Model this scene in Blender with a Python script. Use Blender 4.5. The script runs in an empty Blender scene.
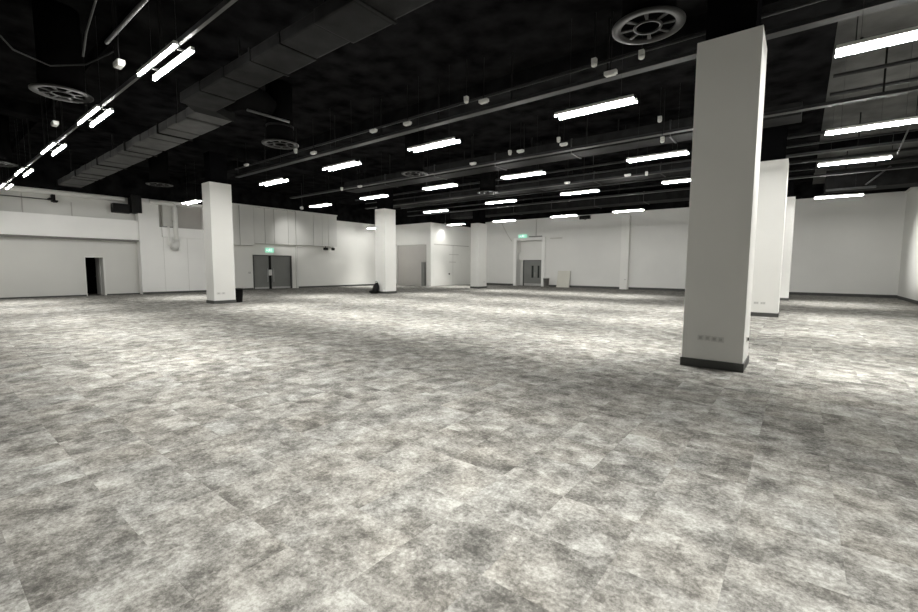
import bpy, bmesh, math, random
from mathutils import Vector, Matrix
random.seed(7)
S = bpy.context.scene
C = S.collection

# World frame: a = distance along the hall to the left, b = distance to the right/back, z up.
def P(a, b, z): return Vector((-a, b, z))

# ------------------------------------------------------------------ materials
def nodes_of(name):
    m = bpy.data.materials.new(name); m.use_nodes = True
    nt = m.node_tree; bs = nt.nodes['Principled BSDF']
    return m, nt, bs

def paint(name, col, rough=0.6, var=0.06, scale=0.7, metal=0.0, bump=0.0, bscale=60, spec=0.5):
    m, nt, bs = nodes_of(name)
    tc = nt.nodes.new('ShaderNodeTexCoord')
    nz = nt.nodes.new('ShaderNodeTexNoise'); nz.inputs['Scale'].default_value = scale
    nz.inputs['Detail'].default_value = 5
    nt.links.new(tc.outputs['Object'], nz.inputs['Vector'])
    rp = nt.nodes.new('ShaderNodeValToRGB')
    rp.color_ramp.elements[0].position = 0.3; rp.color_ramp.elements[1].position = 0.7
    lo = [max(0, c * (1 - var)) for c in col]; hi = [min(1, c * (1 + var)) for c in col]
    rp.color_ramp.elements[0].color = (*lo, 1); rp.color_ramp.elements[1].color = (*hi, 1)
    nt.links.new(nz.outputs['Fac'], rp.inputs['Fac'])
    nt.links.new(rp.outputs['Color'], bs.inputs['Base Color'])
    bs.inputs['Roughness'].default_value = rough
    bs.inputs['Metallic'].default_value = metal
    bs.inputs['Specular IOR Level'].default_value = spec
    if bump:
        n2 = nt.nodes.new('ShaderNodeTexNoise'); n2.inputs['Scale'].default_value = bscale
        nt.links.new(tc.outputs['Object'], n2.inputs['Vector'])
        bp = nt.nodes.new('ShaderNodeBump'); bp.inputs['Strength'].default_value = bump
        nt.links.new(n2.outputs['Fac'], bp.inputs['Height'])
        nt.links.new(bp.outputs['Normal'], bs.inputs['Normal'])
    return m

def emit(name, col, strength):
    m, nt, bs = nodes_of(name)
    bs.inputs['Base Color'].default_value = (*col, 1)
    bs.inputs['Emission Color'].default_value = (*col, 1)
    bs.inputs['Emission Strength'].default_value = strength
    # faint mottling of the opal cover so the surface is not perfectly even
    tc = nt.nodes.new('ShaderNodeTexCoord'); nz = nt.nodes.new('ShaderNodeTexNoise')
    nz.inputs['Scale'].default_value = 3
    nt.links.new(tc.outputs['Object'], nz.inputs['Vector'])
    nt.links.new(nz.outputs['Fac'], bs.inputs['Roughness'])
    return m

def carpet():
    m, nt, bs = nodes_of('carpet_tiles')
    N = nt.nodes.new; L = nt.links.new
    tc = N('ShaderNodeTexCoord')
    sh = N('ShaderNodeVectorMath'); sh.operation = 'ADD'; sh.inputs[1].default_value = (0.72, 0.24, 0)
    L(tc.outputs['Object'], sh.inputs[0])
    sc = N('ShaderNodeVectorMath'); sc.operation = 'MULTIPLY'; sc.inputs[1].default_value = (1 / 0.5, 1 / 0.5, 0)
    L(sh.outputs[0], sc.inputs[0])
    fl = N('ShaderNodeVectorMath'); fl.operation = 'FLOOR'; L(sc.outputs[0], fl.inputs[0])
    wn = N('ShaderNodeTexWhiteNoise'); wn.noise_dimensions = '3D'; L(fl.outputs[0], wn.inputs['Vector'])
    # every tile samples its own piece of the mottled pattern
    of = N('ShaderNodeVectorMath'); of.operation = 'MULTIPLY'; of.inputs[1].default_value = (1.5, 1.5, 4)
    L(wn.outputs['Color'], of.inputs[0])
    ad = N('ShaderNodeVectorMath'); ad.operation = 'ADD'
    L(tc.outputs['Object'], ad.inputs[0]); L(of.outputs[0], ad.inputs[1])
    def noise(vec, scale, detail, rough=0.55):
        n = N('ShaderNodeTexNoise'); n.inputs['Scale'].default_value = scale
        n.inputs['Detail'].default_value = detail; n.inputs['Roughness'].default_value = rough
        L(vec, n.inputs['Vector']); return n.outputs['Fac']
    big = noise(tc.outputs['Object'], 0.9, 3)
    mid = noise(ad.outputs[0], 4.6, 12, 0.82)
    mid2 = noise(tc.outputs['Object'], 5.2, 12, 0.82)
    patch = noise(ad.outputs[0], 3.6, 3, 0.6)
    st = N('ShaderNodeVectorMath'); st.operation = 'MULTIPLY'; st.inputs[1].default_value = (1, 1, 1)
    L(tc.outputs['Object'], st.inputs[0])
    fine = noise(st.outputs[0], 38, 4, 0.8)
    def math_(op, x, y):
        n = N('ShaderNodeMath'); n.operation = op
        for i, v in enumerate((x, y)):
            if isinstance(v, (int, float)): n.inputs[i].default_value = v
            else: L(v, n.inputs[i])
        return n.outputs[0]
    v = math_('ADD', math_('ADD', math_('MULTIPLY', mid, 1.75), math_('MULTIPLY', mid2, 0.45)), math_('MULTIPLY', big, 0.12))
    v = math_('ADD', v, math_('MULTIPLY', fine, 1.0)); v = math_('ADD', v, math_('MULTIPLY', patch, 0.80))
    v = math_('ADD', v, math_('MULTIPLY', wn.outputs['Value'], 0.08))
    # each tile is woven from smaller tonal blocks
    s2 = N('ShaderNodeVectorMath'); s2.operation = 'MULTIPLY'; s2.inputs[1].default_value = (1 / 0.25, 1 / 0.25, 0); L(sh.outputs[0], s2.inputs[0])
    f2 = N('ShaderNodeVectorMath'); f2.operation = 'FLOOR'; L(s2.outputs[0], f2.inputs[0])
    w2 = N('ShaderNodeTexWhiteNoise'); w2.noise_dimensions = '3D'; L(f2.outputs[0], w2.inputs['Vector'])
    v = math_('ADD', v, math_('MULTIPLY', w2.outputs['Value'], 0.09))
    rp = N('ShaderNodeValToRGB'); cr = rp.color_ramp
    cr.elements[0].position = 0.0; cr.elements[1].position = 1.0
    mr = N('ShaderNodeMapRange'); mr.inputs['From Min'].default_value = 1.78; mr.inputs['From Max'].default_value = 2.48
    L(v, mr.inputs['Value']); L(mr.outputs['Result'], rp.inputs['Fac'])
    cols = [(0.0, (0.070, 0.069, 0.063)), (0.30, (0.140, 0.136, 0.125)), (0.52, (0.225, 0.221, 0.205)),
            (0.75, (0.325, 0.322, 0.300)), (1.0, (0.450, 0.452, 0.426))]
    cr.elements[0].color = (*cols[0][1], 1); cr.elements[1].color = (*cols[-1][1], 1)
    for p_, c_ in cols[1:-1]:
        e = cr.elements.new(p_); e.color = (*c_, 1)
    # tiles are dyed slightly warmer or cooler
    tn = N('ShaderNodeMix'); tn.data_type = 'RGBA'; tn.blend_type = 'MULTIPLY'; tn.inputs[0].default_value = 1.0
    tr = N('ShaderNodeValToRGB'); tr.color_ramp.elements[0].color = (1.0, 0.975, 0.94, 1); tr.color_ramp.elements[1].color = (0.985, 0.995, 1.0, 1)
    L(noise(ad.outputs[0], 1.3, 4), tr.inputs['Fac']); tr.color_ramp.elements[0].position = .3; tr.color_ramp.elements[1].position = .7
    L(rp.outputs['Color'], tn.inputs[6]); L(tr.outputs['Color'], tn.inputs[7])
    L(tn.outputs[2], bs.inputs['Base Color'])
    bs.inputs['Roughness'].default_value = 0.95
    bs.inputs['Specular IOR Level'].default_value = 0.15
    pile = noise(tc.outputs['Object'], 160, 2)
    bp = N('ShaderNodeBump'); bp.inputs['Strength'].default_value = 0.25; bp.inputs['Distance'].default_value = 0.004
    L(pile, bp.inputs['Height']); L(bp.outputs['Normal'], bs.inputs['Normal'])
    return m

M = dict(
    wall=paint('white_wall_paint', (0.82, 0.82, 0.785), 0.65, 0.03, 0.5),
    walls=paint('shade_and_seam_grey', (0.68, 0.68, 0.65), 0.65, 0.03, 0.5),  # wall white darkened for the less lit step; also the seam lines
    wallb=paint('back_wall_white_toned', (0.76, 0.76, 0.735), 0.65, 0.03, 0.5),  # back wall toned down so the niche frame reads as better lit
    frame=paint('white_paint_lit', (0.90, 0.90, 0.88), 0.5, 0.02, 0.9),  # wall white lightened to look more strongly lit
    wall2=paint('off_white_panel', (0.74, 0.74, 0.71), 0.6, 0.03, 0.8),
    greypan=paint('grey_panel', (0.47, 0.455, 0.43), 0.6, 0.04, 0.8),
    column=paint('column_paint', (0.82, 0.82, 0.79), 0.6, 0.02, 0.9),
    black=paint('black_ceiling_paint', (0.008, 0.008, 0.0083), 0.8, 0.7, 1.7, bump=0.3, bscale=8, spec=0.0),
    blackcol=paint('black_upper_column', (0.005, 0.005, 0.0055), 0.7, 0.3, 1.5, spec=0.0),
    deck=paint('dark_grey_deck', (0.10, 0.10, 0.097), 0.8, 0.3, 1.2, bump=0.2, bscale=10, spec=0.03),
    tray=paint('dark_painted_steel', (0.018, 0.0185, 0.019), 0.5, 0.25, 3.0, spec=0.25),
    tray2=paint('grey_galvanised_steel', (0.06, 0.061, 0.062), 0.45, 0.2, 3.0, metal=0.2),
    duct=paint('black_duct_wrap', (0.014, 0.014, 0.014), 0.6, 0.35, 2.2, bump=0.35, bscale=5, spec=0.03),
    ductl=paint('grey_duct_wrap', (0.05, 0.05, 0.049), 0.5, 0.3, 2.5, bump=0.4, bscale=6, spec=0.08),
    ring=paint('grey_diffuser_metal', (0.024, 0.024, 0.0235), 0.6, 0.1, 4.0, spec=0.2),
    skirt=paint('dark_grey_skirting', (0.062, 0.064, 0.060), 0.6, 0.1, 3.0),
    door=paint('grey_door_paint', (0.19, 0.195, 0.185), 0.5, 0.05, 1.5),
    dark=paint('black_and_room_gloom', (0.006, 0.006, 0.006), 0.9, 0.2, 2.0, spec=0.0),  # black things, and the gloom painted into the unlit room
    steel=paint('brushed_steel', (0.50, 0.50, 0.49), 0.4, 0.08, 6.0, metal=0.6),
    white=paint('white_plastic', (0.72, 0.72, 0.70), 0.4, 0.03, 5.0),
    body=paint('white_lamp_body', (0.55, 0.55, 0.53), 0.4, 0.03, 5.0),
    glass=paint('dark_vision_glass', (0.035, 0.038, 0.036), 0.15, 0.1, 2.0),
    blackp=paint('black_plastic', (0.012, 0.012, 0.012), 0.5, 0.2, 6.0, spec=0.1),
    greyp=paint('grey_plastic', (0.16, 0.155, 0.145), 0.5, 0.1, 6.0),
    cream=paint('cream_board', (0.66, 0.65, 0.58), 0.6, 0.03, 1.5),
    sock=paint('socket_plate', (0.68, 0.68, 0.655), 0.35, 0.03, 8.0),
    sockd=paint('socket_grey', (0.50, 0.50, 0.48), 0.4, 0.05, 8.0),
    green=emit('green_exit_panel', (0.30, 0.66, 0.50), 0.7),
    signw=emit('white_sign_symbol', (0.85, 1.0, 0.93), 1.2),
    carpet=carpet(),
)
LAMP = emit('opal_lamp_tube', (1.0, 0.985, 0.945), 158.0)
M['lamp'] = LAMP

# ------------------------------------------------------------------ mesh helpers
class MB:
    def __init__(self): self.bm = bmesh.new()
    def box(self, a0, a1, b0, b1, z0, z1, bev=0.0, mi=0):
        t = bmesh.new()
        bmesh.ops.create_cube(t, size=1)
        sx, sy, sz = abs(a1 - a0), abs(b1 - b0), abs(z1 - z0)
        bmesh.ops.scale(t, vec=(sx, sy, sz), verts=t.verts)
        if bev:
            bmesh.ops.bevel(t, geom=list(t.edges), offset=min(bev, sx * .4, sy * .4, sz * .4), segments=2, affect='EDGES', profile=0.7)
        bmesh.ops.translate(t, vec=P((a0 + a1) / 2, (b0 + b1) / 2, (z0 + z1) / 2), verts=t.verts)
        self._merge(t, mi); return self
    def _merge(self, t, mi=0, smooth=False):
        for f in t.faces:
            f.material_index = mi; f.smooth = smooth
        me = bpy.data.meshes.new('tmp'); t.to_mesh(me); t.free()
        self.bm.from_mesh(me); bpy.data.meshes.remove(me)
    def tube(self, pts, r, seg=10, mi=0, cap=True):
        pts = [Vector(p) for p in pts]; t = bmesh.new(); rings = []
        for i, p in enumerate(pts):
            d = (pts[min(i + 1, len(pts) - 1)] - pts[max(i - 1, 0)]).normalized()
            ref = Vector((0, 0, 1)) if abs(d.z) < 0.9 else Vector((1, 0, 0))
            u = d.cross(ref).normalized(); w = d.cross(u).normalized()
            rr = r[i] if isinstance(r, (list, tuple)) else r
            rings.append([t.verts.new(p + (u * math.cos(2 * math.pi * k / seg) + w * math.sin(2 * math.pi * k / seg)) * rr) for k in range(seg)])
        for A, B in zip(rings, rings[1:]):
            for k in range(seg): t.faces.new((A[k], A[(k + 1) % seg], B[(k + 1) % seg], B[k]))
        if cap:
            t.faces.new(rings[0]); t.faces.new(rings[-1])
        bmesh.ops.recalc_face_normals(t, faces=t.faces)
        self._merge(t, mi, smooth=seg > 6); return self
    def lathe(self, c, prof, seg=40, mi=0, close=False, smooth=True):
        """prof: list of (radius, z) about the vertical through c"""
        t = bmesh.new(); rings = []
        for r_, z_ in prof:
            rings.append([t.verts.new(c + Vector((math.cos(2 * math.pi * k / seg) * r_, math.sin(2 * math.pi * k / seg) * r_, z_))) for k in range(seg)])
        pr = list(zip(rings, rings[1:]))
        if close: pr.append((rings[-1], rings[0]))
        for A, B in pr:
            for k in range(seg): t.faces.new((A[k], A[(k + 1) % seg], B[(k + 1) % seg], B[k]))
        if not close:
            t.faces.new(rings[0]); t.faces.new(rings[-1])
        bmesh.ops.recalc_face_normals(t, faces=t.faces)
        self._merge(t, mi, smooth); return self
    def poly(self, verts, depth_vec, mi=0):
        """a flat outline pushed along depth_vec into a solid"""
        t = bmesh.new(); d = Vector(depth_vec)
        A = [t.verts.new(Vector(v)) for v in verts]; B = [t.verts.new(Vector(v) + d) for v in verts]
        n = len(A)
        t.faces.new(A); t.faces.new(B)
        for k in range(n): t.faces.new((A[k], A[(k + 1) % n], B[(k + 1) % n], B[k]))
        bmesh.ops.recalc_face_normals(t, faces=t.faces)
        self._merge(t, mi); return self
    def build(self, name, mats, parent=None, base=None):
        if not isinstance(mats, (list, tuple)): mats = [mats]
        me = bpy.data.meshes.new(name)
        if base is not None: bmesh.ops.translate(self.bm, vec=-Vector(base), verts=self.bm.verts)
        self.bm.to_mesh(me); self.bm.free()
        for m in mats: me.materials.append(m)
        o = bpy.data.objects.new(name, me); C.objects.link(o)
        if base is not None: o.location = base
        if parent is not None: o.parent = parent
        return o

def struct(o):
    o['kind'] = 'structure'; return o
def tag(o, label, cat, group=None):
    o['label'] = label; o['category'] = cat
    if group: o['group'] = group
    return o
def empty(name, loc, label, cat, group=None):
    o = bpy.data.objects.new(name, None); o.empty_display_size = 0.1
    C.objects.link(o); o.location = loc
    return tag(o, label, cat, group)
def part(name, mb, mat, root):
    return mb.build(name, mat, root, None) if root.location.length == 0 else _part(name, mb, mat, root)
def _part(name, mb, mat, root):
    bmesh.ops.translate(mb.bm, vec=-root.location, verts=mb.bm.verts)
    return mb.build(name, mat, root)
def sub(name, mb, mat, root, par):
    """a sub-part: geometry given in world space, parent par is a part of root"""
    bmesh.ops.translate(mb.bm, vec=-root.location, verts=mb.bm.verts)
    return mb.build(name, mat, par)
def dup(root, loc, label, group=None):
    r = root.copy(); C.objects.link(r); r.location = loc; r['label'] = label
    if group: r['group'] = group
    for ch in list(root.children):
        c = ch.copy(); C.objects.link(c); c.parent = r
        for g in list(ch.children):
            d = g.copy(); C.objects.link(d); d.parent = c
    return r

ZC = 6.9                      # soffit height
FRONT = -5.6                  # wall behind the camera
BACK, RIGHT = 35.0, -4.47

# ------------------------------------------------------------------ shell
struct(MB().box(-5.0, 33.5, FRONT - .3, 37.5, -0.15, 0.0).build('floor', M['carpet']))
struct(MB().box(-0.3, 33.5, FRONT - .3, 37.5, ZC, ZC + .2).build('ceiling', M['black']))
struct(MB().box(-5.0, -0.3, FRONT - .3, 37.5, ZC - .05, ZC + .2).build('ceiling', M['deck']))

# right wall
rw = MB(); rw.box(RIGHT, RIGHT - .3, FRONT, BACK + .3, 0, 6.0, 0)
rw.box(RIGHT, RIGHT - .3, FRONT, BACK + .3, 6.0, ZC, 0, 1)
struct(rw.build('wall_right', [M['wall'], M['black']]))
struct(MB().box(-5.0, 33.5, FRONT, FRONT - .3, 0, ZC).build('wall_front', M['greypan']))

# back wall, with the doorway niche left open between a = 18.35 and 20.75
NA0, NA1, NZ = 18.05, 20.62, 4.12
bw = MB()
bw.box(RIGHT, NA0, BACK, BACK + .3, 0, 6.02); bw.box(NA1, 30.9, BACK, BACK + .3, 0, 6.02)
bw.box(NA0, NA1, BACK, BACK + .3, NZ, 6.02)
bw.box(RIGHT, 30.9, BACK, BACK + .3, 6.02, ZC, 0, 1)
bw.box(NA0 - .15, NA0, BACK + .3, BACK + .95, 0, NZ + .15); bw.box(NA1, NA1 + .15, BACK + .3, BACK + .95, 0, NZ + .15)
bw.box(NA0, NA1, BACK + .3, BACK + .95, NZ, NZ + .15)
bw.box(NA0, NA1, BACK + .65, BACK + .95, 0, NZ)
bw.box(NA0, NA1, BACK + .38, BACK + .65, 2.36, 3.05)         # pale bulkhead over the grey door
struct(bw.build('wall_back', [M['wallb'], M['black']]))
# shadow-gap seams of the plasterboard are real grooves between thin cover boards on the back wall
# portal frame around the niche
pf = MB()
pf.box(NA1, NA1 + .30, BACK, BACK - .18, 0, NZ + .22, .008); pf.box(NA0 - .30, NA0, BACK, BACK - .18, 0, NZ + .22, .008)
pf.box(NA0, NA1, BACK, BACK - .18, NZ, NZ + .22, .008)
struct(pf.build('trim_1', M['frame']))  # frame whitened in its colour to stand out as lit

# grey double-leaf door in the niche
def door_leaf(mb, a0, a1, bb, z1, th=.05): mb.box(a0, a1, bb, bb - th, 0.01, z1, .004); return mb
DB = BACK + 0.63
d3 = door_leaf(MB(), 18.15, 20.20, DB, 2.30).build('door_3', M['door']); struct(d3)
fr = MB(); fr.box(20.20, 20.30, DB + .01, DB - .09, 0, 2.36); fr.box(18.08, 18.15, DB + .01, DB - .09, 0, 2.36); fr.box(18.15, 20.20, DB + .01, DB - .09, 2.30, 2.36)
fr.build('door_frame', M['skirt'], d3)
MB().box(19.22, 19.42, DB - .049, DB - .06, .75, 1.85, .004).build('vision_panel', M['glass'], d3)
MB().box(18.62, 18.80, DB - .049, DB - .06, .75, 1.85, .004).build('vision_panel', M['glass'], d3)
MB().tube([P(19.05, DB - .09, .85), P(19.05, DB - .09, 1.25)], .014, 8).build('door_handle', M['steel'], d3)
MB().box(18.18, 20.17, DB - .049, DB - .055, .02, .22).build('kick_plate', M['steel'], d3)

# pilaster on the back wall
struct(MB().box(10.52, 11.12, BACK, BACK - .35, 0, 5.72, .008).build('trim_2', M['column']))

# left wall in its three steps
lw = MB()
A1, A2, A3 = 30.40, 29.90, 30.60
lw.box(A1, 31.0, FRONT, 6.02, 0, 5.55, 0, 4); lw.box(A1, 31.0, 6.90, 8.45, 0, 5.55, 0, 4); lw.box(A1, 31.0, 6.02, 6.90, 2.13, 5.55, 0, 4)  # this step is greyed in its colour to look less lit
lw.box(A2, 31.0, 8.45, 9.46, 0, 5.5, 0, 3); lw.box(A2, 31.0, 9.46, 11.95, 0, 3.95, 0, 3); lw.box(A2, 31.0, 9.46, 11.95, 5.32, 5.5, 0, 3)  # this step is whitened in its colour to look brighter lit
lw.box(A2 + .45, 31.0, 9.46, 11.95, 3.95, 5.32, 0, 2); lw.box(A2, 31.0, 11.95, 13.3, 0, 5.5, 0, 3)  # recess back greyed to paint in its shade
lw.box(A2 - .16, A2, 9.55, 11.90, 3.36, 3.92, .01, 3)
for b_ in (9.62, 10.9): lw.box(A2 - .004, A2, b_ - .012, b_ + .012, .12, 3.34, 0, 4)
lw.box(A3, 31.0, 13.3, 15.30, 0, 5.5); lw.box(A3, 31.0, 18.30, 28.5, 0, 5.5); lw.box(A3, 31.0, 15.30, 18.30, 2.48, 5.5)
lw.box(29.95, 31.0, FRONT, 13.3, 5.5, ZC, 0, 1); lw.box(29.95, 31.0, 13.3, 22.2, 5.86, ZC, 0, 1); lw.box(A3, 31.0, 22.2, 28.5, 5.5, ZC, 0, 1)
struct(lw.build('wall_left', [M['wall'], M['black'], M['greypan'], M['frame'], M['walls']]))
# the wall stepping into the hall at the far left, facing the camera, then running on to the back wall
NB, NC = 28.5, 25.5
ls = MB()
ls.box(NC, 26.0, NB, BACK, 0, 5.55); ls.box(29.75, 31.0, NB, NB + .5, 0, 5.55); ls.box(26.0, 29.75, NB, NB + .5, 3.68, 5.55)
ls.box(26.0, 29.75, NB + .14, NB + .5, 0, 3.68)
ls.box(NC, 31.0, NB, BACK, 5.55, ZC, 0, 1)
struct(ls.build('wall_far_left', [M['wall'], M['black']]))
# corner bead / pier at the step
struct(MB().box(25.46, 25.98, 28.46, 28.99, 0, 4.75, .01).build('trim_3', M['column']))
# grey sliding panel in the shallow recess
d5 = MB()
d5.box(26.02, 27.85, NB + .13, NB + .06, .02, 3.66, .006); d5.box(27.87, 29.73, NB + .13, NB + .08, .02, 3.66, .006)
struct(d5.build('door_5', M['greypan']))
# pale panelled double door on the stepped wall
d4 = MB().box(NC, NC - .035, 28.98, 31.55, .03, 3.60, .006).build('door_4', M['wall']); struct(d4)
MB().box(NC, NC - .035, 31.57, 33.95, .03, 3.66, .006).build('door_leaf', M['wall'], d4)
MB().box(NC - .036, NC - .046, 31.00, 32.4, 2.83, 2.87).build('panel_rail', M['greypan'], d4)
MB().box(NC - .036, NC - .046, 31.00, 32.0, 2.13, 2.17).build('panel_rail', M['greypan'], d4)
MB().lathe(P(NC - .06, 31.0, 1.0), [(.03, 0), (.075, .03), (.075, .11), (.03, .14)], 12).build('door_knob', M['greyp'], d4)
lin = MB(); lin.box(NC, NC - .05, 28.9, 34.0, 3.66, 3.72); lin.build('door_head', M['greypan'], d4)

# fascia over the left part of the wall, upper ledge
fa = MB()
fa.box(A1 - .36, A1, FRONT, 8.45, 3.12, 4.22, .01); fa.box(A1 - .30, A1, FRONT, 8.45, 3.02, 3.12, 0, 1)  # dark strip below the fascia paints in its shadow line
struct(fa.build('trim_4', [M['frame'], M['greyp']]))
# wall bulkhead made of vertical cladding boards
bk = MB()
joints = [13.30, 14.25, 15.25, 16.05, 16.75, 17.85, 18.45, 19.95, 20.75, 21.3, 22.15]
for j0, j1 in zip(joints, joints[1:]):
    z0 = 3.10 if j1 <= 15.3 else (3.28 if j1 <= 18.46 else 3.30)
    off = 0.0 if j1 <= 15.3 else (0.06 if j1 <= 18.46 else 0.0)
    bk.box(30.12 + off, A3, j0 + .018, j1 - .018, z0, 5.78, .004)
bk.box(30.22, A3, 13.3, 22.12, 3.31, 5.76, 0, 1)
bk.box(30.06, 30.14, 13.3, 22.17, 5.78, 5.86)
struct(bk.build('trim_5', [M['wall2'], M['greypan']]))
# corner post beside the grey double door
struct(MB().box(A3 - .14, A3, 18.62, 18.76, 0, 3.30, .008).build('trim_6', M['wall2']))

# dark opening with its leaf standing open inside
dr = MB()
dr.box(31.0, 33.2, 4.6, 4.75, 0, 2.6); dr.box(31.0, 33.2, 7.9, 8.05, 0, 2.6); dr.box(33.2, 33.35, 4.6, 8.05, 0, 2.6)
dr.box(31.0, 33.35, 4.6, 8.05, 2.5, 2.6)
struct(dr.build('wall_dark_room', M['dark']))  # room walls coloured near black in place of missing light
lf = MB().box(31.05, 31.9, 6.80, 6.85, .01, 2.10, .003)
d1 = struct(lf.build('door_1', M['wall']))
MB().tube([P(31.8, 6.80, 1.02), P(31.8, 6.73, 1.02), P(31.68, 6.73, 1.02)], .012, 8).build('door_handle', M['steel'], d1)
fr = MB(); fr.box(A1 - .02, 30.98, 6.82, 6.90, 0, 2.13); fr.box(A1 - .02, 30.98, 6.02, 6.06, 0, 2.13); fr.box(A1 - .02, 30.98, 6.06, 6.82, 2.09, 2.13)
fr.build('door_frame', M['wall2'], d1)

# grey double door with pull handles under the exit sign
d2 = MB().box(A3 + .10, A3 + .15, 15.38, 16.52, .03, 2.42, .004).build('door_2', M['door']); struct(d2)
MB().box(A3 + .10, A3 + .15, 16.72, 18.22, .03, 2.42, .004).build('door_leaf', M['door'], d2)
MB().box(A3 + .12, A3 + .16, 16.52, 16.72, .03, 2.42).build('meeting_stile', M['blackp'], d2)
fr = MB(); fr.box(A3 - .02, A3 + .2, 15.30, 15.38, 0, 2.48); fr.box(A3 - .02, A3 + .2, 18.22, 18.30, 0, 2.48); fr.box(A3 - .02, A3 + .2, 15.38, 18.22, 2.42, 2.48)
fr.build('door_frame', M['skirt'], d2)
for hb in (16.40, 16.86):
    MB().tube([P(A3 + .10, hb, .55), P(A3 + .04, hb, .55), P(A3 + .04, hb, 1.5), P(A3 + .10, hb, 1.5)], .02, 8).build('pull_handle', M['steel'], d2)
MB().box(A3 + .10, A3 + .09, 16.50, 16.76, 1.0, 1.42, .004).build('lock_plate', M['white'], d2)
for k0, k1 in ((15.40, 16.50), (16.74, 18.20)):
    MB().box(A3 + .10, A3 + .092, k0, k1, .03, .16).build('kick_plate', M['steel'], d2)
# black lining behind that door
MB().box(A3 + .2, A3 + .38, 15.30, 18.30, 0, 2.48).build('door_backing', M['dark'], d2)

# baseboards
def base_board(name, *boxes):
    mb = MB()
    for bx in boxes: mb.box(*bx, .004)
    struct(mb.build(name, M['skirt']))
base_board('baseboard_back', (RIGHT, 10.52, BACK, BACK - .02, 0, .17), (11.12, 17.74, BACK, BACK - .02, 0, .17), (20.94, NC, BACK, BACK - .02, 0, .17))
base_board('baseboard_right', (RIGHT, RIGHT + .02, FRONT, BACK - .02, 0, .15))
base_board('baseboard_left', (A1, A1 - .02, FRONT, 6.02, 0, .07), (A1, A1 - .02, 6.90, 8.45, 0, .07), (A2, A2 - .02, 8.45, 13.3, 0, .12), (A3, A3 - .02, 13.3, 15.28, 0, .12), (A3, A3 - .02, 18.77, NB, 0, .12))

# wall seams and surface conduits that belong to the left wall
sm = MB()
for b_, z0, z1 in ((3.80, 4.25, 5.2), (5.65, 4.25, 4.95)): sm.box(A1, A1 - .035, b_ - .02, b_ + .02, z0, z1)
struct(sm.build('trim_7', M['greypan']))

# ------------------------------------------------------------------ columns
def column(label, a0, a1, b0, b1, h, socks=(), side_sock=None, face='b'):
    c = empty('column', P((a0 + a1) / 2, (b0 + b1) / 2, 0), label, 'column', 'square white columns with black tops')
    part('cladding', MB().box(a0, a1, b0, b1, .0, h, .012), M['column'], c)
    i = .1
    part('upper_shaft', MB().box(a0 + i, a1 - i, b0 + i, b1 - i, h, ZC), M['blackcol'], c)
    e = .018
    sk = MB(); sk.box(a0 - e, a1 + e, b0 - e, b0, 0, .135, .004); sk.box(a0 - e, a1 + e, b1, b1 + e, 0, .135, .004)
    sk.box(a0 - e, a0, b0, b1, 0, .135, .004); sk.box(a1, a1 + e, b0, b1, 0, .135, .004)
    part('skirting', sk, M['skirt'], c)
    for s, z, w in socks:
        if face == 'b':
            pl = part('socket_plate', MB().box(s - w / 2, s + w / 2, b0, b0 - .012, z - .043, z + .043, .004), M['sock'], c)
            n = 1 if w < .1 else 2
            for k in range(n):
                ce = s + (k - (n - 1) / 2) * .065
                sub('socket_insert', MB().box(ce - .022, ce + .022, b0 - .011, b0 - .015, z - .024, z + .024, .002), M['sockd'], c, pl)
        else:
            pl = part('socket_plate', MB().box(a0, a0 - .012, s - w / 2, s + w / 2, z - .043, z + .043, .004), M['sock'], c)
            sub('socket_insert', MB().box(a0 - .011, a0 - .015, s - .022, s + .022, z - .024, z + .024, .002), M['sockd'], c, pl)
    if side_sock:
        s, z = side_sock
        pl = part('socket_plate', MB().box(a0, a0 - .012, s - .043, s + .043, z - .043, z + .043, .004), M['sock'], c)
        sub('socket_insert', MB().box(a0 - .011, a0 - .03, s - .025, s + .025, z - .025, z + .025, .002), M['blackp'], c, pl)
    return c
column('nearest white square column, large at right, with five socket plates near its foot', .62, 1.48, 7.95, 8.85, 5.15,
       [(1.215, .49, .086), (1.115, .49, .086), (1.02, .485, .086), (.93, .48, .086)], (8.40, .47))
column('bright white column right behind the nearest column, sockets low on its front', .50, 1.36, 17.95, 18.85, 5.2,
       [(1.12, .46, .146), (.93, .46, .146)])
column('slim grey-looking column farthest behind the nearest one at right, before the back wall', .39, 1.27, 28.0, 28.9, 5.28)
column('white column at left with a black bin at its foot', 19.95, 20.72, 8.23, 9.14, 5.22,
       [(8.42, .45, .146), (8.62, .45, .146)], None, 'a')
column('white column in the middle distance with a black bag at its foot', 20.1, 21.0, 18.28, 19.18, 5.2)
column('farthest left-hand white column, between the pale panelled doors and the niche door', 20.1, 20.85, 28.1, 29.3, 5.14,
       [(28.95, .5, .146)], None, 'a')

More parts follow.
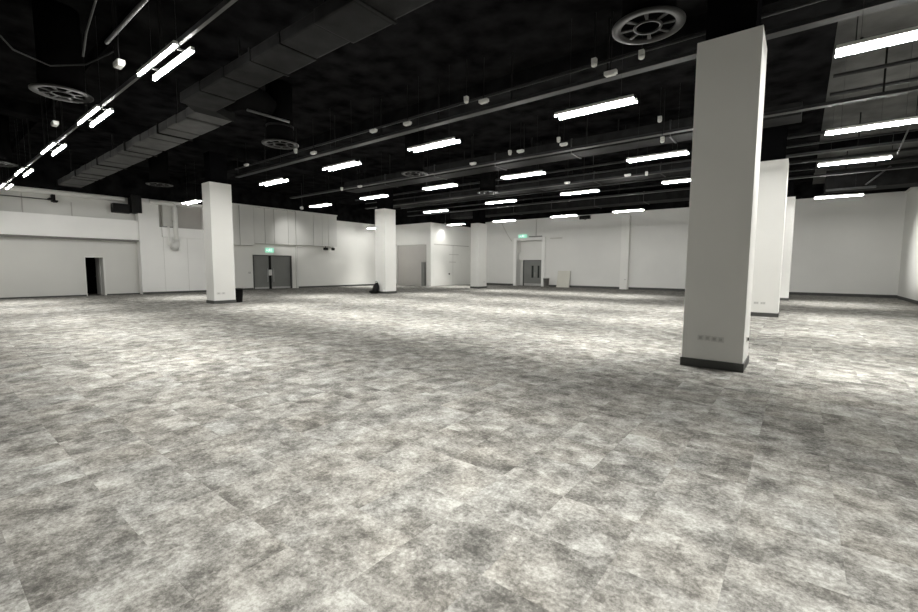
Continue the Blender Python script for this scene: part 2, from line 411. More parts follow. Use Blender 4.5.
# ------------------------------------------------------------------ lamps
LH, LL = 4.9, 1.66
def make_lamp(label, LH=4.9):
    root = empty('ceiling_light', P(0, 0, LH), label, 'ceiling light', 'twin tube ceiling lights')
    for s in (-.115, .115):
        bd = part('lamp_body', MB().box(-LL / 2, LL / 2, s - .028, s + .028, LH + .03, LH + .09, .006), M['body'], root)
        # opal cover: half-round trough under the body
        t = bmesh.new(); seg = 8; ends = []
        for e in (-LL / 2, LL / 2):
            ends.append([t.verts.new(P(e, s + .024 * math.cos(math.pi * k / seg), LH + .03 - .028 * math.sin(math.pi * k / seg))) for k in range(seg + 1)])
        for k in range(seg): t.faces.new((ends[0][k], ends[0][k + 1], ends[1][k + 1], ends[1][k]))
        t.faces.new(ends[0]); t.faces.new(ends[1])
        bmesh.ops.recalc_face_normals(t, faces=t.faces)
        mb = MB(); mb._merge(t); part('lamp_tube', mb, M['lamp'], root)
    for e in (-.55, .55):
        part('cross_bar', MB().box(e - .02, e + .02, -.15, .15, LH + .09, LH + .115), M['tray'], root)
        part('suspension_wire', MB().tube([P(e, 0, LH + .11), P(e, 0, ZC)], .003, 5), M['tray'], root)
    return root

rowL = [(8.42, 2.86, 'biggest twin light of the left-hand row, near the top left edge'),
        (12.65, 2.86, 'second twin light of the left-hand row, just below the swirl vent'),
        (17.0, 2.86, 'third twin light of the left-hand row, going away down the left side'),
        (22.0, 2.86, 'fourth twin light of the left-hand row, above the left wall'),
        (26.5, 2.86, 'last and smallest twin light of the left-hand row, cut by the left edge')]
rowB = [(-1.07, 9.08, 'topmost twin light right of the nearest column, cut by the right edge'),
        (3.58, 9.12, 'largest twin light left of the nearest column, under the round swirl vent'),
        (8.08, 9.15, 'twin light of the nearest cross row, second to the left of the nearest column'),
        (12.1, 9.12, 'twin light of the nearest cross row, third to the left of the nearest column'),
        (16.5, 9.2, 'twin light of the nearest cross row, just right of the left column with the bin'),
        (24.95, 9.4, 'twin light beside the white vent pipe, left of the column with the bin')]
rowC = [(-1.13, 14.15, 'second highest twin light right of the nearest column, cut by the right edge'),
        (3.55, 14.05, 'twin light of the second cross row touching the left edge of the nearest column'),
        (8.03, 13.93, 'twin light of the second cross row, in the upper middle of the hall'),
        (11.9, 13.85, 'twin light of the second cross row, below the nearest row and above the middle'),
        (16.1, 13.97, 'twin light right above the column with the black bag'),
        (20.6, 14.1, 'twin light above the right end of the boarded bulkhead')]
rowD = [(-1.1, 18.25, 'third twin light down to the right of the columns, fully in view'),
        (3.55, 18.4, 'twin light of the third cross row half hidden by the nearest column'),
        (7.8, 18.5, 'twin light of the third cross row over the middle of the back wall'),
        (12.05, 18.75, 'twin light of the third cross row over the niche door side of the hall'),
        (17.1, 19.55, 'twin light of the third cross row right of the column with the bag')]
rowE = [(-1.18, 26.45, 'lowest twin light at right, in front of the bare back wall'),
        (8.0, 25.95, 'twin light of the row nearest the back wall, above the pilaster'),
        (12.05, 26.15, 'twin light of the row nearest the back wall, beside the small black box'),
        (16.6, 26.3, 'twin light of the row nearest the back wall, right of the farthest left column'),
        (23.25, 29.2, 'twin light of the row nearest the back wall, left of the farthest left column'),
        (28.42, 24.75, 'twin light near the far left wall, half hidden by the column with the bag')]
SPREAD, AREA_W = math.radians(70), 78.0
first = None
for a_, b_, lab in rowL + rowB + rowC + rowD + rowE:
    if lab is None:
        lab = 'twin light overhead, nearest one of the left-hand row'
    if first is None:
        first = make_lamp(lab); first.location = P(a_, b_, LH); o = first
    elif b_ == 29.2:                       # hung a little higher than the rest
        o = make_lamp(lab, 5.27); o.location = P(a_, b_, 5.27)
    else:
        o = dup(first, P(a_, b_, LH), lab)
    if AREA_W:
        ld = bpy.data.lights.get('lamp_light') or bpy.data.lights.new('lamp_light', 'AREA')
        ld.shape = 'RECTANGLE'; ld.size = LL; ld.size_y = .30; ld.energy = AREA_W; ld.spread = SPREAD
        ld.color = (1.0, 0.985, 0.95)
        lo = bpy.data.objects.new('lamp_light', ld); C.objects.link(lo); lo.location = o.location - Vector((0, 0, .03))

# ------------------------------------------------------------------ swirl diffusers
def make_diffuser(label, R=.51):
    z = 5.2
    root = empty('swirl_diffuser', P(0, 0, z), label, 'ceiling vent', 'round swirl ceiling vents')
    c = P(0, 0, z)
    part('outer_ring', MB().lathe(c, [(R, .02), (R, .0), (R - .03, -.012), (R - .13, .0), (R - .13, .03)], 48, close=True), M['ring'], root)
    part('hub_ring', MB().lathe(c, [(.205, .01), (.20, -.01), (.165, -.01), (.16, .01)], 32, close=True), M['ring'], root)
    for k in range(8):
        an = 2 * math.pi * k / 8 + .2
        d = Vector((math.cos(an), math.sin(an), 0)); n = Vector((-d.y, d.x, 0))
        p0 = c + d * .20; p1 = c + d * (R - .12)
        part('vane', MB().poly([p0 - n * .018 + Vector((0, 0, .0)), p1 - n * .03, p1 + n * .03, p0 + n * .018], (0, 0, .02)), M['ring'], root)
    part('plenum', MB().lathe(c, [(R - .16, .22), (R - .135, .06), (R - .135, .4), (.36, .55), (.36, ZC - z)], 32), M['dark'], root)
    return root
dif = [(2.0, 7.1, 'largest round swirl vent, top right next to the nearest column'),
       (12.25, 7.08, 'round swirl vent hanging below the curved black duct'),
       (22.45, 7.2, 'flat-looking round swirl vent above the white vent pipe'),
       (12.4, 2.29, 'round swirl vent at left beside the row of twin lights'),
       (22.5, 2.29, 'round swirl vent cut by the left edge of the picture'),
       (11.9, 12.38, 'small round swirl vent over the middle, behind the first tray'),
       (12.0, 17.5, 'smallest round swirl vent, far back above the middle of the hall')]
df0 = None
for a_, b_, lab in dif:
    if df0 is None:
        df0 = make_diffuser(lab); df0.location = P(a_, b_, 5.2)
    else: dup(df0, P(a_, b_, 5.2), lab)

# ------------------------------------------------------------------ ducts
dk = empty('air_duct', P(13, 5.3, 5.7), 'big flat wrapped air duct running diagonally overhead at left', 'air duct')
cuts = [(-2.0, 2.2), (2.2, 5.6), (5.6, 8.9), (8.9, 12.45)]
for i, (x0, x1) in enumerate(cuts):
    sec = MB()
    n = 3
    for k in range(n):
        u0, u1 = x0 + .03 + (x1 - x0 - .03) * k / n, x0 + (x1 - x0) * (k + 1) / n
        e = .015 * ((k + i) % 3)
        sec.box(u0, u1, 4.56 - e, 5.34 + e, 5.72 - e, 5.94, .04)
    sec = part('duct_section', sec, M['duct'], dk)
    sub('flange', MB().box(x0 - .03, x0 + .03, 4.52, 5.39, 5.69, 5.96, .01), M['duct'], dk, sec)
for k in (1.0, 4.0, 7.2, 10.5, 14.2, 20.5, 27.0):
    part('hanger', MB().box(k - .02, k + .02, 5.1, 5.14, 5.9, ZC), M['duct'], dk)
part('turning_piece', MB().poly([P(12.40, 4.62, 5.69), P(12.40, 5.36, 5.69), P(12.75, 6.02, 5.66), P(12.75, 4.98, 5.66)], Vector((0, 0, .26))), M['duct'], dk)
cuts = [(12.75, 15.6), (15.6, 18.8), (18.8, 22.3), (22.3, 25.9), (25.9, 29.6)]
for i, (x0, x1) in enumerate(cuts):
    sec = MB(); n = 4
    for k in range(n):
        u0, u1 = x0 + (x1 - x0) * k / n + .01, x0 + (x1 - x0) * (k + 1) / n - .01
        e = (.0, .05, .02, .035)[(k + 2 * i) % 4]
        sec.box(u0, u1, 5.02 + e * .5, 5.98 - e, 5.68 - e * .8, 5.92, .05)
    sec = part('duct_section', sec, M['ductl'], dk)
    sub('wrap_band', MB().box(x1 - .04, x1 + .02, 5.0, 6.0, 5.62, 5.94, .01), M['duct'], dk, sec)
fx = empty('flexible_duct', P(12.25, 6.5, 6.0), 'curved black flexible duct dropping to the swirl vent beside the big duct', 'air duct')
part('hose', MB().tube([P(11.9, 5.42, 5.95), P(11.95, 5.7, 6.1), P(12.05, 6.1, 6.22), P(12.18, 6.45, 6.2), P(12.25, 6.70, 6.1)], .34, 20), M['dark'], fx)
part('clip', MB().lathe(P(12.25, 7.08, 5.66), [(.385, 0), (.385, .06), (.37, .06), (.37, 0)], 28, close=True), M['duct'], fx)

def long_duct(label, a0, a1, b0, b1, z0, z1, mat, step=3.0):
    r = empty('air_duct', P((a0 + a1) / 2, (b0 + b1) / 2, z0), label, 'air duct')
    n = max(1, int((a1 - a0) / step)); st = (a1 - a0) / n
    for i in range(n):
        sec = part('duct_section', MB().box(a0 + i * st + .02, a0 + (i + 1) * st - .02, b0, b1, z0, z1, .02), mat, r)
        part('hanger', MB().box(a0 + (i + .5) * st - .02, a0 + (i + .5) * st + .02, b0 + .05, b0 + .09, z1 - .01, ZC).box(a0 + (i + .5) * st - .02, a0 + (i + .5) * st + .02, b1 - .09, b1 - .05, z1 - .01, ZC), M['duct'], r)
        if i: sub('flange', MB().box(a0 + i * st - .025, a0 + i * st + .025, b0 - .03, b1 + .03, z0 - .03, z1 + .03), M['tray'], r, sec)
    return r
long_duct('dark grey flat duct behind the second tray, over the middle of the hall', 0.2, 21, 16.0, 16.9, 6.0, 6.5, M['duct'])
long_duct('dark grey flat duct over the third cross row of lights', 2.2, 24, 21.7, 22.7, 6.0, 6.45, M['duct'])
long_duct('black flat duct close to the back wall above its pilaster', 1.8, 25, 30.5, 31.9, 6.05, 6.7, M['duct'])
bx = empty('air_duct', P(-2, 28.6, 5.5), 'dark box-shaped duct end at upper right before the back wall', 'air duct')
part('duct_section', MB().box(-4.3, -.75, 28.6, 30.0, 5.55, 6.5, .02), M['duct'], bx)
part('hanger', MB().box(-2.6, -2.55, 29.2, 29.25, 6.45, ZC), M['duct'], bx)
part('bottom_lip', MB().box(-2.6, -.78, 28.56, 28.62, 5.48, 5.58), M['tray2'], bx)

# ------------------------------------------------------------------ cable trays
def tray(label, b, z, a0, a1, w=.22, upper=True, mat='tray'):
    r = empty('cable_tray', P((a0 + a1) / 2, b, z), label, 'cable tray', 'long ceiling cable trays')
    ch = MB(); ch.box(a0, a1, b - w / 2, b + w / 2, z, z + .012); ch.box(a0, a1, b - w / 2, b - w / 2 + .012, z, z + .075); ch.box(a0, a1, b + w / 2 - .012, b + w / 2, z, z + .075)
    part('tray_channel', ch, M[mat], r)
    if upper:
        part('conduit', MB().tube([P(a0, b - .05, z + .36), P(a1, b - .05, z + .36)], .035, 8), M['tray'], r)
    k = a0 + .7
    while k < a1:
        part('hanger', MB().box(k - .018, k + .018, b - .018, b + .018, z + .01, ZC), M['duct'], r)
        k += 2.4
    return r
tray('long dark cable tray passing directly behind the nearest column', 9.62, 5.66, -4.4, 20.4)
tray('long dark cable tray crossing the hall behind the first tray, before the second column', 14.45, 5.66, -4.4, 24, upper=False)
tray('third long cable tray, above the third cross row of lights', 20.1, 5.66, -4.4, 24)
tray('fourth long cable tray nearest the back wall', 25.2, 5.70, -4.4, 25.0)
tray('thin grey lighting rail running along the left-hand row of twin lights', 2.86, 5.03, 3.0, 29.4, w=.05, upper=False, mat='tray2')

def pipe(label, pts, r, mat='tray', name='overhead_pipe'):
    m_ = MB().tube(pts, r, 10)
    a0, a1 = -pts[0].x, -pts[-1].x
    if abs(a1 - a0) > 10:
        k = a0 + 1.9
        while k < a1:
            m_.box(k - .012, k + .012, pts[0].y - .012, pts[0].y + .012, pts[0].z, ZC - .055); k += 5
    o = m_.build(name, M[mat], None, Vector(pts[0])); return tag(o, label, 'pipe')
pipe('overhead pipe at right in front of the second cable tray', [P(-4.4, 13.7, 6.1), P(-.35, 13.7, 6.1)], .045)
pipe('overhead pipe at right just behind the second cable tray', [P(-4.4, 15.4, 6.2), P(-.35, 15.4, 6.2)], .05)
pipe('dark overhead pipe above the third cross row of lights', [P(-4.4, 19.2, 6.15), P(24, 19.2, 6.15)], .05)
pipe('dark overhead pipe between the third tray and the fourth', [P(-4.4, 23.5, 6.1), P(24, 23.5, 6.1)], .06)
pipe('thin pale conduit bending up at the top left corner', [P(7.6, 2.2, 5.9), P(9.2, 2.2, 5.9), P(9.9, 2.2, 5.6), P(10.2, 2.2, 5.3)], .016, 'tray2')
pipe('thin conduit next to the curved black duct', [P(11.2, 5.6, 5.55), P(11.2, 6.75, 5.55)], .03, 'tray2')
pipe('drooping black cable at the upper left', [P(10.5, 1.0, 5.6), P(11.2, 1.45, 5.42), P(11.6, 2.0, 5.45), P(11.4, 2.5, 5.6), P(11.0, 2.9, 5.9)], .014, 'tray')
pipe('short grey conduit beside the big left-hand twin light', [P(6.4, 2.35, 5.35), P(9.4, 2.35, 5.35)], .03, 'tray2')
pipe('slanting rod above the third light at right', [P(-2.05, 18.2, 4.98), P(-2.45, 17.6, 6.6)], .02, 'tray2')
pipe('short diagonal brace by the dark duct end at upper right', [P(-2.2, 28.2, 5.6), P(-3.0, 28.2, 6.35)], .035, 'tray2')
pipe('pale rail along the top of the right wall', [P(-4.41, 24, 5.95), P(-4.41, 34.9, 5.95)], .05, 'wall')

# black beams under the soffit
for i, (a0, a1, b0, b1, z0) in enumerate([(-.3, 1.5, 9.9, 28.0, 6.35), (20.0, 20.8, FRONT, BACK, 6.5), (RIGHT, 31, 10.6, 11.5, 6.55), (RIGHT, 31, 3.2, 4.0, 6.6), (RIGHT, 31, 24.0, 24.6, 6.55)]):
    struct(MB().box(a0, a1, b0, b1, z0, ZC + .02).build('trim_%d' % (8 + i), M['black']))

# ------------------------------------------------------------------ emergency lights and detectors
def make_em(label):
    z = 0
    r = empty('emergency_light', P(0, 0, 0), label, 'emergency light', 'white emergency lights under the trays')
    part('housing', MB().box(-.13, .13, -.055, .055, 0, .075, .015), M['white'], r)
    part('lens', MB().box(-.10, .10, -.045, .045, -.02, 0.001, .008), M['sock'], r)
    return r
ems = [(6.58, 9.38, 5.80, 'white emergency light on the first tray, left of the biggest middle light'),
       (3.35, 9.38, 5.64, 'white emergency light on the first tray, below the largest swirl vent'),
       (9.30, 9.38, 5.78, 'white emergency light on the first tray, above the second middle light'),
       (10.79, 9.38, 5.85, 'small white emergency light on the first tray, near the centre left'),
       (14.04, 9.38, 5.68, 'white emergency light on the first tray, right of the curved duct vent'),
       (19.0, 9.38, 5.95, 'white emergency light beside the top of the left column with the bin'),
       (6.61, 14.2, 5.80, 'white emergency light on the second tray, under the biggest middle light'),
       (8.3, 14.2, 5.84, 'white emergency light on the second tray, over its upper middle light'),
       (17.4, 14.2, 5.58, 'white emergency light on the second tray, left of the column with the bag'),
       (10.45, 14.2, 5.70, 'white emergency light on the second tray, right of a small swirl vent'),
       (1.55, 14.2, 5.85, 'white emergency light peeping out right behind the nearest column'),
       (9.01, 19.85, 5.66, 'white emergency light on the third tray, middle of the hall'),
       (6.19, 19.85, 5.66, 'white emergency light on the third tray, right of the middle'),
       (9.18, 2.45, 4.95, 'white emergency light left of the biggest left-hand twin light'),
       (14.2, 2.45, 4.96, 'white emergency light beside the second left-hand twin light')]
e0 = None
stems = []
for a_, b_, z_, lab in ems:
    if e0 is None: e0 = o = make_em(lab); o.location = P(a_, b_, z_)
    else: o = dup(e0, P(a_, b_, z_), lab)
    stems.append((o, .074))
def make_det(label):
    r = empty('smoke_detector', P(0, 0, 0), label, 'smoke detector', 'small white detectors by the trays')
    part('sensor', MB().lathe(P(0, 0, 0), [(.03, -.05), (.055, -.03), (.06, 0), (.06, .03)], 16), M['white'], r)
    part('base', MB().box(-.05, .05, -.05, .05, .029, .12, .01), M['sock'], r)
    return r
dets = [(3.64, 9.2, 5.86, 'small white detector up and left of the emergency light under the largest vent'),
        (2.74, 9.38, 5.83, 'small white detector on the first tray, right under the largest vent'),
        (7.0, 9.2, 5.87, 'small white detector left of the emergency light near the biggest middle light'),
        (14.9, 9.2, 5.84, 'small white detector right of the curved duct on the first tray'),
        (3.45, 14.2, 5.40, 'white detector hanging low on the second tray near the nearest column'),
        (3.5, 14.0, 5.95, 'small white detector above the low hanging one by the nearest column'),
        (6.8, 14.2, 5.98, 'small white detector on the second tray beside an emergency light'),
        (8.75, 14.2, 5.85, 'small white detector on the second tray, over its upper middle light'),
        (18.84, 14.2, 5.60, 'small white detector above the boarded bulkhead end'),
        (-.62, 12.1, 6.0, 'small white detector between the two upper lights at right'),
        (5.4, 19.85, 5.62, 'small white detector on the third tray near the nearest column')]
t0 = None
for a_, b_, z_, lab in dets:
    if t0 is None: t0 = o = make_det(lab); o.location = P(a_, b_, z_)
    else: o = dup(t0, P(a_, b_, z_), lab)
    stems.append((o, .119))
for o, h_ in stems:
    MB().box(-.01, .01, -.01, .01, h_, ZC - o.location.z).build('stem', M['duct'], o)

# ------------------------------------------------------------------ left wall fittings
pv = empty('vent_pipe', P(29.72, 10.2, 3.0), 'white bent vent pipe on the left wall ending in a hopper', 'pipe')
arc = [P(29.72, 10.25 - .3 + .3 * math.sin(t), 5.34 - .3 + .3 * math.cos(t)) for t in [math.pi / 2 * k / 6 for k in range(7)]]
part('pipe', MB().tube([P(29.72, 9.0, 5.34)] + arc + [P(29.72, 10.25, 3.12)], .13, 14), M['column'], pv)
part('hopper', MB().tube([P(29.72, 10.28, 3.14), P(29.66, 10.22, 2.98), P(29.52, 10.05, 2.70)], [.14, .20, .22], 12), M['sock'], pv)
part('side_pipe', MB().tube([P(29.75, 9.88, 4.0), P(29.75, 9.88, 3.0), P(29.72, 10.0, 2.9)], .06, 10), M['column'], pv)
part('wall_bracket', MB().box(29.70, 29.9, 10.13, 10.37, 4.3, 4.36), M['greypan'], pv)

eq = empty('equipment_box', P(30.1, 8.0, 4.8), 'two joined black boxes mounted high on the left wall', 'equipment box')
part('wide_box', MB().box(29.95, A1, 7.32, 8.14, 4.60, 5.10, .02), M['blackp'], eq)
part('tall_box', MB().box(29.80, A1, 8.12, 8.62, 4.64, 5.62, .02), M['blackp'], eq)
o = MB().tube([P(30.18, FRONT + .05, 5.36), P(30.18, 7.9, 5.36)], .13, 12).build('overhead_pipe', M['wall'], None, P(30.18, 5, 5.36))
tag(o, 'thick white pipe along the top of the left wall', 'pipe')
br = empty('wall_bracket', P(30.2, 4.9, 4.95), 'small black bracket on the end of a thin conduit, upper left wall', 'bracket')
part('plate', MB().box(30.08, A1, 4.86, 5.0, 4.88, 5.24, .01), M['blackp'], br)
part('arm', MB().box(29.98, A1, 4.74, 4.88, 4.96, 5.05, .01), M['blackp'], br)
part('foot', MB().box(30.0, A1, 4.95, 5.08, 4.86, 4.95, .01), M['blackp'], br)
o = MB().tube([P(30.36, FRONT + .05, 4.99), P(30.36, 4.8, 4.99)], .022, 8).build('conduit', M['tray2'], None, P(30.36, 2, 4.99))
tag(o, 'thin grey conduit leading to the black bracket on the left wall', 'conduit')
# louvre window-like panel in the recess
lv = empty('recess_panel', P(30.3, 9.9, 4.0), 'grey panel standing in the wall recess beside the vent pipe', 'panel')
part('panel', MB().box(30.10, 30.34, 9.72, 10.3, 3.99, 5.28, .01), M['wall2'], lv)
part('sill', MB().box(29.95, 30.34, 9.48, 10.4, 3.95, 3.99, .004), M['skirt'], lv)

# small spotlights under the bulkhead
for b_, sz, lab in ((21.15, .16, 'larger black spotlight under the right end of the boarded bulkhead'), (21.85, .09, 'smaller black spotlight at the corner of the boarded bulkhead')):
    sp = empty('spotlight', P(30.3, b_, 3.3), lab, 'spotlight', 'black spotlights under the bulkhead')
    part('bracket', MB().box(30.28, 30.32, b_ - .02, b_ + .02, 3.14, 3.3), M['blackp'], sp)
    part('lamp_head', MB().box(30.3 - .13, 30.3 + .1, b_ - sz, b_ + sz, 3.0, 3.2, .03), M['blackp'], sp)

def added_floodlight(label, a, b, z, target, watts, cone):  # added fixture, stands in for brightness of unknown source
    o = P(a, b, z); d = (target - o).normalized()
    fl = empty('added_floodlight', o, label, 'added_floodlight')
    part('arm', MB().tube([o + Vector((0, 0, .06)), P(a, b, ZC)], .02, 8), M['tray'], fl)
    part('head', MB().tube([o - d * .06, o + d * .08, o + d * .14], [.05, .10, .12], 14), M['white'], fl)
    part('lens', MB().tube([o + d * .141, o + d * .15], .105, 14), M['signw'], fl)
    sl = bpy.data.lights.new('added_flood_beam', 'SPOT'); sl.energy = watts; sl.spot_size = math.radians(cone); sl.spot_blend = .9
    sl.shadow_soft_size = .08; sl.color = (1, .985, .95)
    so = bpy.data.objects.new('added_flood_beam', sl); C.objects.link(so); so.location = o + d * .18
    so.rotation_euler = d.to_track_quat('-Z', 'Y').to_euler()
added_floodlight('added small white fill light on an arm in front of the boarded bulkhead', 25.2, 15.9, 5.42, P(30.1, 17.9, 4.0), 420, 34)  # added to brighten the bulkhead boards
added_floodlight('added white fill light aimed at the right wall, hidden behind the nearest column', 2.6, 24.0, 5.5, P(-4.47, 29.7, 2.9), 4200, 30)  # added out of sight to brighten the far end of the right wall

for a_, b_, w_, lab in ((-.5, 1.9, 1450, 'added black fill light overhead, right above the viewpoint'), (3.9, 2.3, 1350, 'added black fill light overhead, left of the viewpoint')):  # added unseen lamps that brighten the foreground floor
    o = P(a_, b_, 5.0)
    dl = empty('added_downlight', o, lab, 'added_downlight', 'added overhead fill lights')
    part('can', MB().lathe(o, [(.12, 0), (.14, .0), (.14, .3), (.05, .34), (.05, .36)], 20), M['blackp'], dl)
    part('rod', MB().tube([P(a_, b_, 5.35), P(a_, b_, ZC - .001)], .015, 8), M['tray'], dl)
    sl = bpy.data.lights.new('added_down_beam', 'SPOT'); sl.energy = w_; sl.spot_size = math.radians(92); sl.spot_blend = .95; sl.shadow_soft_size = .12; sl.color = (1, .985, .95)
    so = bpy.data.objects.new('added_down_beam', sl); C.objects.link(so); so.location = P(a_, b_, 4.96)

added_floodlight('added small fill light at the top of the wall over the pale panelled double door', 25.0, 29.9, 5.52, P(25.42, 30.0, 3.0), 95, 110)  # added to make the bright scallop on the wall

# exit signs
def exit_sign(label, o, u, n, w, h, cat='exit sign'):
    """o: centre of the face, u: unit vector to the viewer's right, n: outward normal"""
    r = empty('exit_sign', o, label, cat, None)
    U, Nn, Z = Vector(u), Vector(n), Vector((0, 0, 1))
    def rect(x0, x1, y0, y1, d0, d1, nm, mat):
        part(nm, MB().poly([o + U * x0 + Z * y0 + Nn * d0, o + U * x1 + Z * y0 + Nn * d0, o + U * x1 + Z * y1 + Nn * d0, o + U * x0 + Z * y1 + Nn * d0], Nn * (d1 - d0)), mat, r)
    rect(-w / 2, w / 2, -h / 2, h / 2, -.05, 0, 'sign_box', M['green'])
    # pictogram: running figure, doorway and arrow
    s = h
    pic = MB()
    def pp(pts): pic.poly([o + U * (x * s) + Z * (y * s) + Nn * .0005 for x, y in pts], Nn * .006)
    cx = -.12
    pp([(cx + .10 + .075 * math.cos(k * math.pi / 4), .29 + .075 * math.sin(k * math.pi / 4)) for k in range(8)])
    pp([(cx - .06, .02), (cx + .06, .20), (cx + .15, .15), (cx + .06, -.04)])
    pp([(cx - .05, .02), (cx + .05, -.03), (cx + .18, -.16), (cx + .14, -.20), (cx + .0, -.12)])
    pp([(cx - .06, .0), (cx + .02, -.06), (cx - .12, -.30), (cx - .26, -.30), (cx - .26, -.25), (cx - .15, -.24)])
    pp([(cx + .12, .17), (cx + .27, .03), (cx + .24, .0), (cx + .08, .12)])
    pp([(cx + .06, .20), (cx - .14, .16), (cx - .20, .04), (cx - .16, .03), (cx - .10, .11), (cx + .05, .14)])
    pp([(.24, -.32), (.24, .36), (.48, .36), (.48, -.32), (.44, -.32), (.44, .32), (.28, .32), (.28, -.32)])
    pp([(-.85, .0), (-.68, .16), (-.68, .05), (-.50, .05), (-.50, -.05), (-.68, -.05), (-.68, -.16)])
    part('pictogram', pic, M['signw'], r)
    return r
exit_sign('green exit sign on the wall above the grey double door at left', P(A3 - .07, 16.55, 2.83), (0, 1, 0), (1, 0, 0), .62, .32)
exit_sign('green exit sign above the niche door frame in the back wall', P(20.0, BACK - .16, 4.50), (1, 0, 0), (0, -1, 0), .85, .30)

# fittings around the niche
o = MB().box(18.1, 19.4, BACK - .1, BACK, 4.40, 4.48, .01).build('door_bar', M['greyp'], None, P(18.9, BACK, 4.4)); tag(o, 'dark horizontal bar right of the exit sign over the niche', 'bar')
o = MB().box(16.2, 17.3, BACK - .07, BACK, 4.18, 4.25, .01).build('cable_duct', M['greypan'], None, P(16.8, BACK, 4.2)); tag(o, 'short grey cable duct on the back wall right of the niche', 'cable duct')
o = MB().tube([P(18.7, BACK - .03, 4.46), P(18.7, BACK - .03, 6.0)], .025, 8).build('conduit', M['greypan'], None, P(18.7, BACK, 5)); tag(o, 'thin vertical conduit above the niche door frame', 'conduit')
o = MB().tube([P(22.35, BACK - .03, 5.9), P(22.1, BACK - .03, 5.4), P(21.6, BACK - .03, 4.6), P(21.2, BACK - .03, 4.1)], .025, 8).build('cable', M['greypan'], None, P(21.8, BACK, 5)); tag(o, 'slanting grey cable on the back wall left of the niche', 'cable')
o = empty('equipment_box', P(14.2, BACK - .1, 5.7), 'small black box high on the back wall above the leaning board', 'equipment box')
part('case', MB().box(13.75, 14.65, BACK - .22, BACK, 5.66, 5.96, .02), M['blackp'], o)
part('cable_gland', MB().box(14.1, 14.25, BACK - .12, BACK - .04, 5.6, 5.67), M['greyp'], o)

# leaning board, bins, bag, tall panel
bd = empty('leaning_board', P(15.9, 34.7, 0), 'cream board standing against the back wall right of the niche door', 'board')
part('board', MB().poly([P(16.48, 34.62, 0), P(15.35, 34.62, 0), P(15.35, 34.93, 1.40), P(16.48, 34.93, 1.40)], Vector((0, .04, 0))), M['cream'], bd)
part('edge_strip', MB().poly([P(15.35, 34.61, 0), P(15.31, 34.61, 0), P(15.31, 34.92, 1.41), P(15.35, 34.92, 1.41)], Vector((0, .05, 0))), M['greypan'], bd)

def bin_(label, a, b, r, h, mat, liner):
    o = empty('waste_bin', P(a, b, 0), label, 'waste bin')
    part('bin_body', MB().lathe(P(a, b, 0), [(r * .82, 0), (r * .84, .01), (r, h - .02), (r * 1.04, h - .02), (r * 1.04, h), (r * .95, h), (r * .80, .05)], 24), mat, o)
    part('liner', MB().lathe(P(a, b, 0), [(r * .96, h - .01), (r * 1.06, h + .012), (r * 1.07, h - .06), (r * 1.055, h - .06), (r * .95, h - .012)], 24, close=True), liner, o)
    return o
bin_('black waste bin at the foot of the left white column', 20.2, 9.36, .215, .62, M['blackp'], M['blackp'])
bin_('grey waste bin beside the niche door in the back wall', 17.35, 34.45, .26, .80, M['greyp'], M['white'])

bg = empty('bag', P(20.85, 18.0, 0), 'black bag slumped at the foot of the middle white column', 'bag')
t = bmesh.new(); bmesh.ops.create_uvsphere(t, u_segments=20, v_segments=14, radius=1)
for v in t.verts:
    z = (v.co.z + 1) / 2
    w = .25 * (1 - .38 * z)
    x = math.copysign(abs(v.co.x) ** .7, v.co.x); y = math.copysign(abs(v.co.y) ** .7, v.co.y)
    v.co = Vector((x * w + .10 * z * z, y * w * .8 + .05 * z, z * .68))
bmesh.ops.translate(t, vec=P(20.75, 18.02, 0), verts=t.verts)
mb = MB(); mb._merge(t, 0, True); part('bag_body', mb, M['blackp'], bg)
t = bmesh.new(); bmesh.ops.create_uvsphere(t, u_segments=14, v_segments=8, radius=1)
bmesh.ops.scale(t, vec=(.17, .15, .10), verts=t.verts); bmesh.ops.translate(t, vec=P(20.98, 17.92, .10), verts=t.verts)
mb = MB(); mb._merge(t, 0, True); part('side_pocket', mb, M['blackp'], bg)
part('strap', MB().tube([P(20.66, 18.0, .62), P(20.66, 17.97, .74), P(20.58, 18.0, .76), P(20.52, 18.05, .64)], .014, 8), M['blackp'], bg)

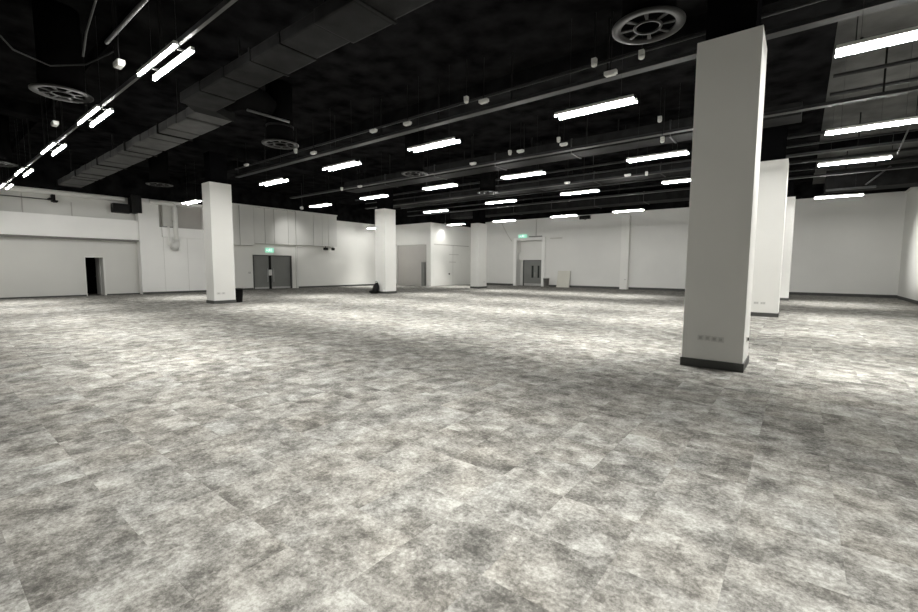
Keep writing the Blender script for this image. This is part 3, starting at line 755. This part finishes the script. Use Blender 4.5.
tp = empty('tall_panel', P(26.5, NB - .12, 0), 'tall narrow grey panel standing in front of the grey recessed door', 'panel')
part('front_board', MB().box(26.42, 26.98, NB - .16, NB - .02, 0, 2.14, .01), M['greypan'], tp)
part('side_board', MB().box(26.08, 26.42, NB - .22, NB - .02, 0, 2.10, .01), M['door'], tp)

# small socket on the pilaster and wall switch by the double door
o = empty('wall_socket', P(10.7, BACK - .36, .5), 'small socket plate low on the back wall pilaster', 'socket')
part('plate', MB().box(10.62, 10.78, BACK - .365, BACK - .35, .72, .81, .004), M['sock'], o)
part('insert', MB().box(10.66, 10.74, BACK - .369, BACK - .364, .74, .79, .002), M['sockd'], o)
o = empty('light_switch', P(A3 - .02, 15.1, 1.2), 'small switch on the wall left of the grey double door', 'switch')
part('plate', MB().box(A3 - .015, A3, 14.97, 15.13, 1.15, 1.27, .004), M['sockd'], o)
part('rocker', MB().box(A3 - .022, A3 - .014, 15.02, 15.08, 1.18, 1.24, .002), M['white'], o)

# ------------------------------------------------------------------ camera
f, yaw, pitch, roll = 433.48, .664568, .0872632, .0045216
cam = bpy.data.cameras.new('camera'); co = bpy.data.objects.new('camera', cam); C.objects.link(co)
cam.sensor_width = 36; cam.lens = f * 36 / 918; cam.clip_start = .05; cam.clip_end = 200
def av(v): return Vector((-v[0], v[1], v[2]))
fw = av((math.sin(yaw), math.cos(yaw), 0)); rt = av((-math.cos(yaw), math.sin(yaw), 0)); up = Vector((0, 0, 1))
f2 = fw * math.cos(pitch) - up * math.sin(pitch); u2 = up * math.cos(pitch) + fw * math.sin(pitch)
r2 = rt * math.cos(roll) + u2 * math.sin(roll); u3 = u2 * math.cos(roll) - rt * math.sin(roll)
mt = Matrix((r2, u3, -f2)).transposed().to_4x4(); mt.translation = Vector((0, 0, 1.6))
co.matrix_world = mt
S.camera = co

w = bpy.data.worlds.new('world'); S.world = w; w.use_nodes = True
w.node_tree.nodes['Background'].inputs['Color'].default_value = (0, 0, 0, 1)
vs = S.view_settings
vs.view_transform = 'Standard'; vs.look = 'None'; vs.gamma = 1; vs.use_curve_mapping = False; vs.exposure = 0.17
S.display_settings.display_device = 'sRGB'
S.cycles.use_denoising = True
S.cycles.max_bounces = 8; S.cycles.diffuse_bounces = 6
S.cycles.sample_clamp_indirect = 4
